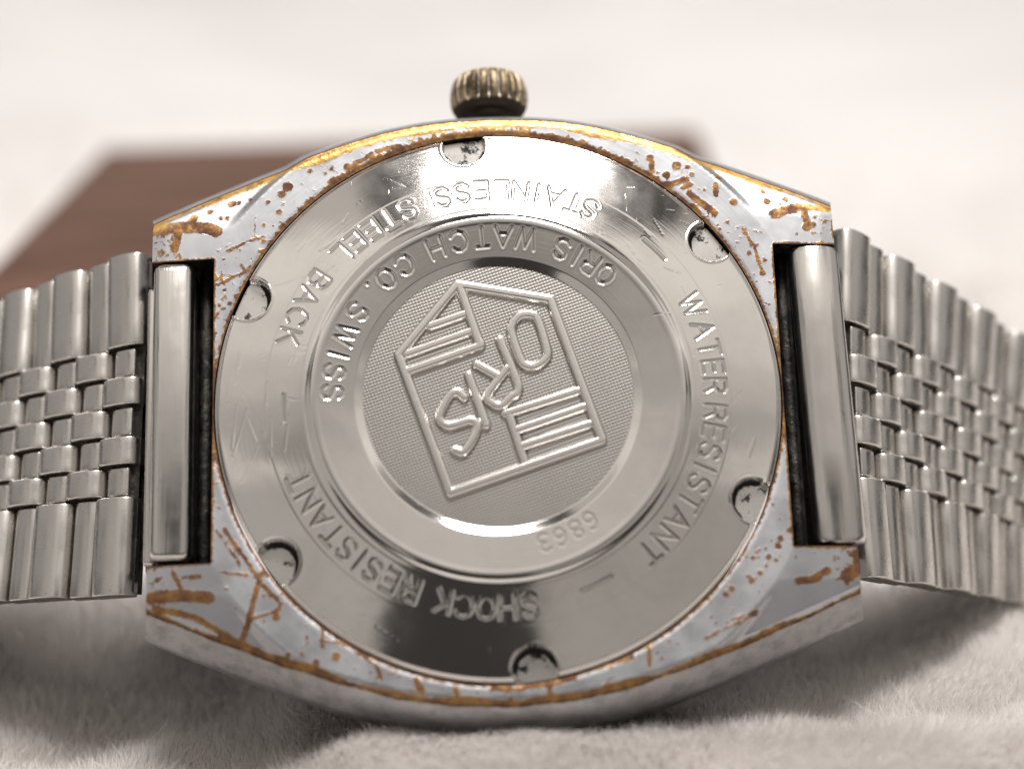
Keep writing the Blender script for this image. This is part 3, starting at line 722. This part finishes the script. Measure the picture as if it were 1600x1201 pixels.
# --- bracelet: columns of wide and narrow links on a bowed strip
P_ROW = 4.0
def edge_curve(p0, sgn, a0, da, dy, n):
    P = [np.array(p0, float)]; step = P_ROW / 20
    for k in range(int(n * 20)):
        a_ = math.radians(min(a0 + da * k / 20, 80)); P.append(P[-1] + np.array([sgn * math.cos(a_), dy, -math.sin(a_)]) * step)
    return np.array(P), step
def link_mesh(name, L, Wd, prof_, bev):
    """profile in (s, height) swept across the width; the ends are bowed a little"""
    bm = bmesh.new()
    n = 5; rowsv = []
    for i in range(n):
        y = -Wd / 2 + Wd * i / (n - 1)
        rowsv.append([bm.verts.new((s, y, h)) for s, h in prof_])
    m = len(prof_)
    for i in range(n - 1):
        for j in range(m):
            k = (j + 1) % m
            bm.faces.new((rowsv[i][j], rowsv[i + 1][j], rowsv[i + 1][k], rowsv[i][k]))
    bm.faces.new(rowsv[0][::-1] if False else rowsv[0]); bm.faces.new(rowsv[-1][::-1])
    bmesh.ops.recalc_face_normals(bm, faces=bm.faces)
    ends = [e for e in bm.edges if len(e.link_faces) == 2 and any(len(f.verts) == m for f in e.link_faces)]
    bmesh.ops.bevel(bm, geom=ends, offset=bev, segments=3, profile=.6, affect='EDGES', clamp_overlap=True)
    return mesh_bm(name, bm, True, 50)
WIDE = [(0.03, -1.0), (0.0, -.62), (.05, -.32), (.17, -.06), (.36, .09), (.60, .17), (.95, .20), (1.4, .18), (1.9, .11), (2.2, .03), (2.3, -.06), (2.33, -.22), (2.33, -1.0)]
NARR = [(0.0, -1.1), (0.0, -.32), (.03, -.22), (.10, -.18), (.6, -.18), (1.15, -.23), (1.36, -.31), (1.44, -.46), (1.44, -1.1)]
OUTW, MIDW = .283, (1 - 2 * .283) / 5
W0 = 19.4
meshes = {}
for nm, pf_, key in (('wide', WIDE, 'w'), ('narrow', NARR, 'n')):
    mt = M_link if key == 'w' else M_linkn
    for col, wd in (('outer', OUTW * W0 - .11), ('inner', MIDW * W0 - .14)):
        meshes[key + col] = link_mesh(nm + '_' + col + '_link', 0, wd, pf_, .10)
        meshes[key + col].materials.append(mt)
def bracelet(sgn, top, bot, rows, label):
    T, stp = edge_curve(*top, rows + 1); B, _ = edge_curve(*bot, rows + 1)
    def at(s, v):
        k = np.clip(s / stp, 0, len(T) - 1.001); i = int(k); f = k - i
        t_ = T[i] * (1 - f) + T[i + 1] * f; b_ = B[i] * (1 - f) + B[i + 1] * f
        return b_ * (1 - v) + t_ * v
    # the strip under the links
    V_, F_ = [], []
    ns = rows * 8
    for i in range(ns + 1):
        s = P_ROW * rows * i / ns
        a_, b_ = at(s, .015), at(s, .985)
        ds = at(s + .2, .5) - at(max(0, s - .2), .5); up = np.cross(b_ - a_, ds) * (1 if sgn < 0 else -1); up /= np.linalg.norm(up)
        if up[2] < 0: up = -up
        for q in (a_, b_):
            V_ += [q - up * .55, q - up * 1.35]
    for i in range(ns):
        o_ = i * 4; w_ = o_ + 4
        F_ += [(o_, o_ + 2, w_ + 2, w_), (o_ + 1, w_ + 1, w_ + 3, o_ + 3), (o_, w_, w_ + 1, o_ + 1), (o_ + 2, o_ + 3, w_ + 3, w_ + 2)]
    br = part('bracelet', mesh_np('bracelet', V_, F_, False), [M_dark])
    br['label'] = label
    cols = [(OUTW / 2, 'outer', 0)] + [(OUTW + MIDW * (i + .5), 'inner', .5 if i % 2 == 0 else 0) for i in range(5)] + [(1 - OUTW / 2, 'outer', 0)]
    for vc, col, ph in cols:
        for r_ in range(rows + 1):
            for key, s0, ln in (('w', 0.04, 2.28), ('n', 2.44, 1.42)):
                s = (r_ - 1 + ph) * P_ROW + s0 if ph else r_ * P_ROW + s0
                if s < -.05 or s + ln > rows * P_ROW + 2.5: continue
                jit = random.uniform(-.03, .03)
                hw = (OUTW if col == 'outer' else MIDW) / 2
                p0, p1 = at(s, vc), at(s + ln, vc)
                ex = (p1 - p0); sl = np.linalg.norm(ex); ex = ex / sl
                ey = at(s + ln / 2, vc + hw) - at(s + ln / 2, vc - hw); wl = np.linalg.norm(ey); ey = ey / wl
                ez = np.cross(ex, ey); ez /= np.linalg.norm(ez)
                if ez[2] < 0: ez = -ez
                ey2 = np.cross(ez, ex) if np.dot(np.cross(ez, ex), ey) > 0 else -np.cross(ez, ex)
                sy = wl / ((OUTW if col == 'outer' else MIDW) * W0)
                mat = Matrix(((ex[0] * sl / ln, ey[0] * sy, ez[0], 0), (ex[1] * sl / ln, ey[1] * sy, ez[1], 0), (ex[2] * sl / ln, ey[2] * sy, ez[2], 0), (0, 0, 0, 1)))
                tilt = Matrix.Rotation(random.gauss(0, .018), 4, 'Y') @ Matrix.Rotation(random.gauss(0, .014), 4, 'X')
                mat = mat @ tilt
                mat.translation = Vector((p0 + ez * jit) * U)
                lk = bpy.data.objects.new(('wide' if key == 'w' else 'narrow') + '_' + col + '_link', meshes[key + col])
                COL.objects.link(lk); lk.parent = br
                lk.matrix_basis = mat
    return br
bracelet(-1, ((-19.44, 10.13, -3), -1, 24, 4, -.08), ((-19.98, -9.4, -3), -1, 20, 2, .06), 6, 'left half of the brushed steel bracelet of brick-pattern links')
bracelet(1, ((19.47, 10.5, -3), 1, 40, 1, -.19), ((19.49, -9.63, -3), 1, 42, 3, .03), 7, 'right half of the brushed steel bracelet of brick-pattern links')
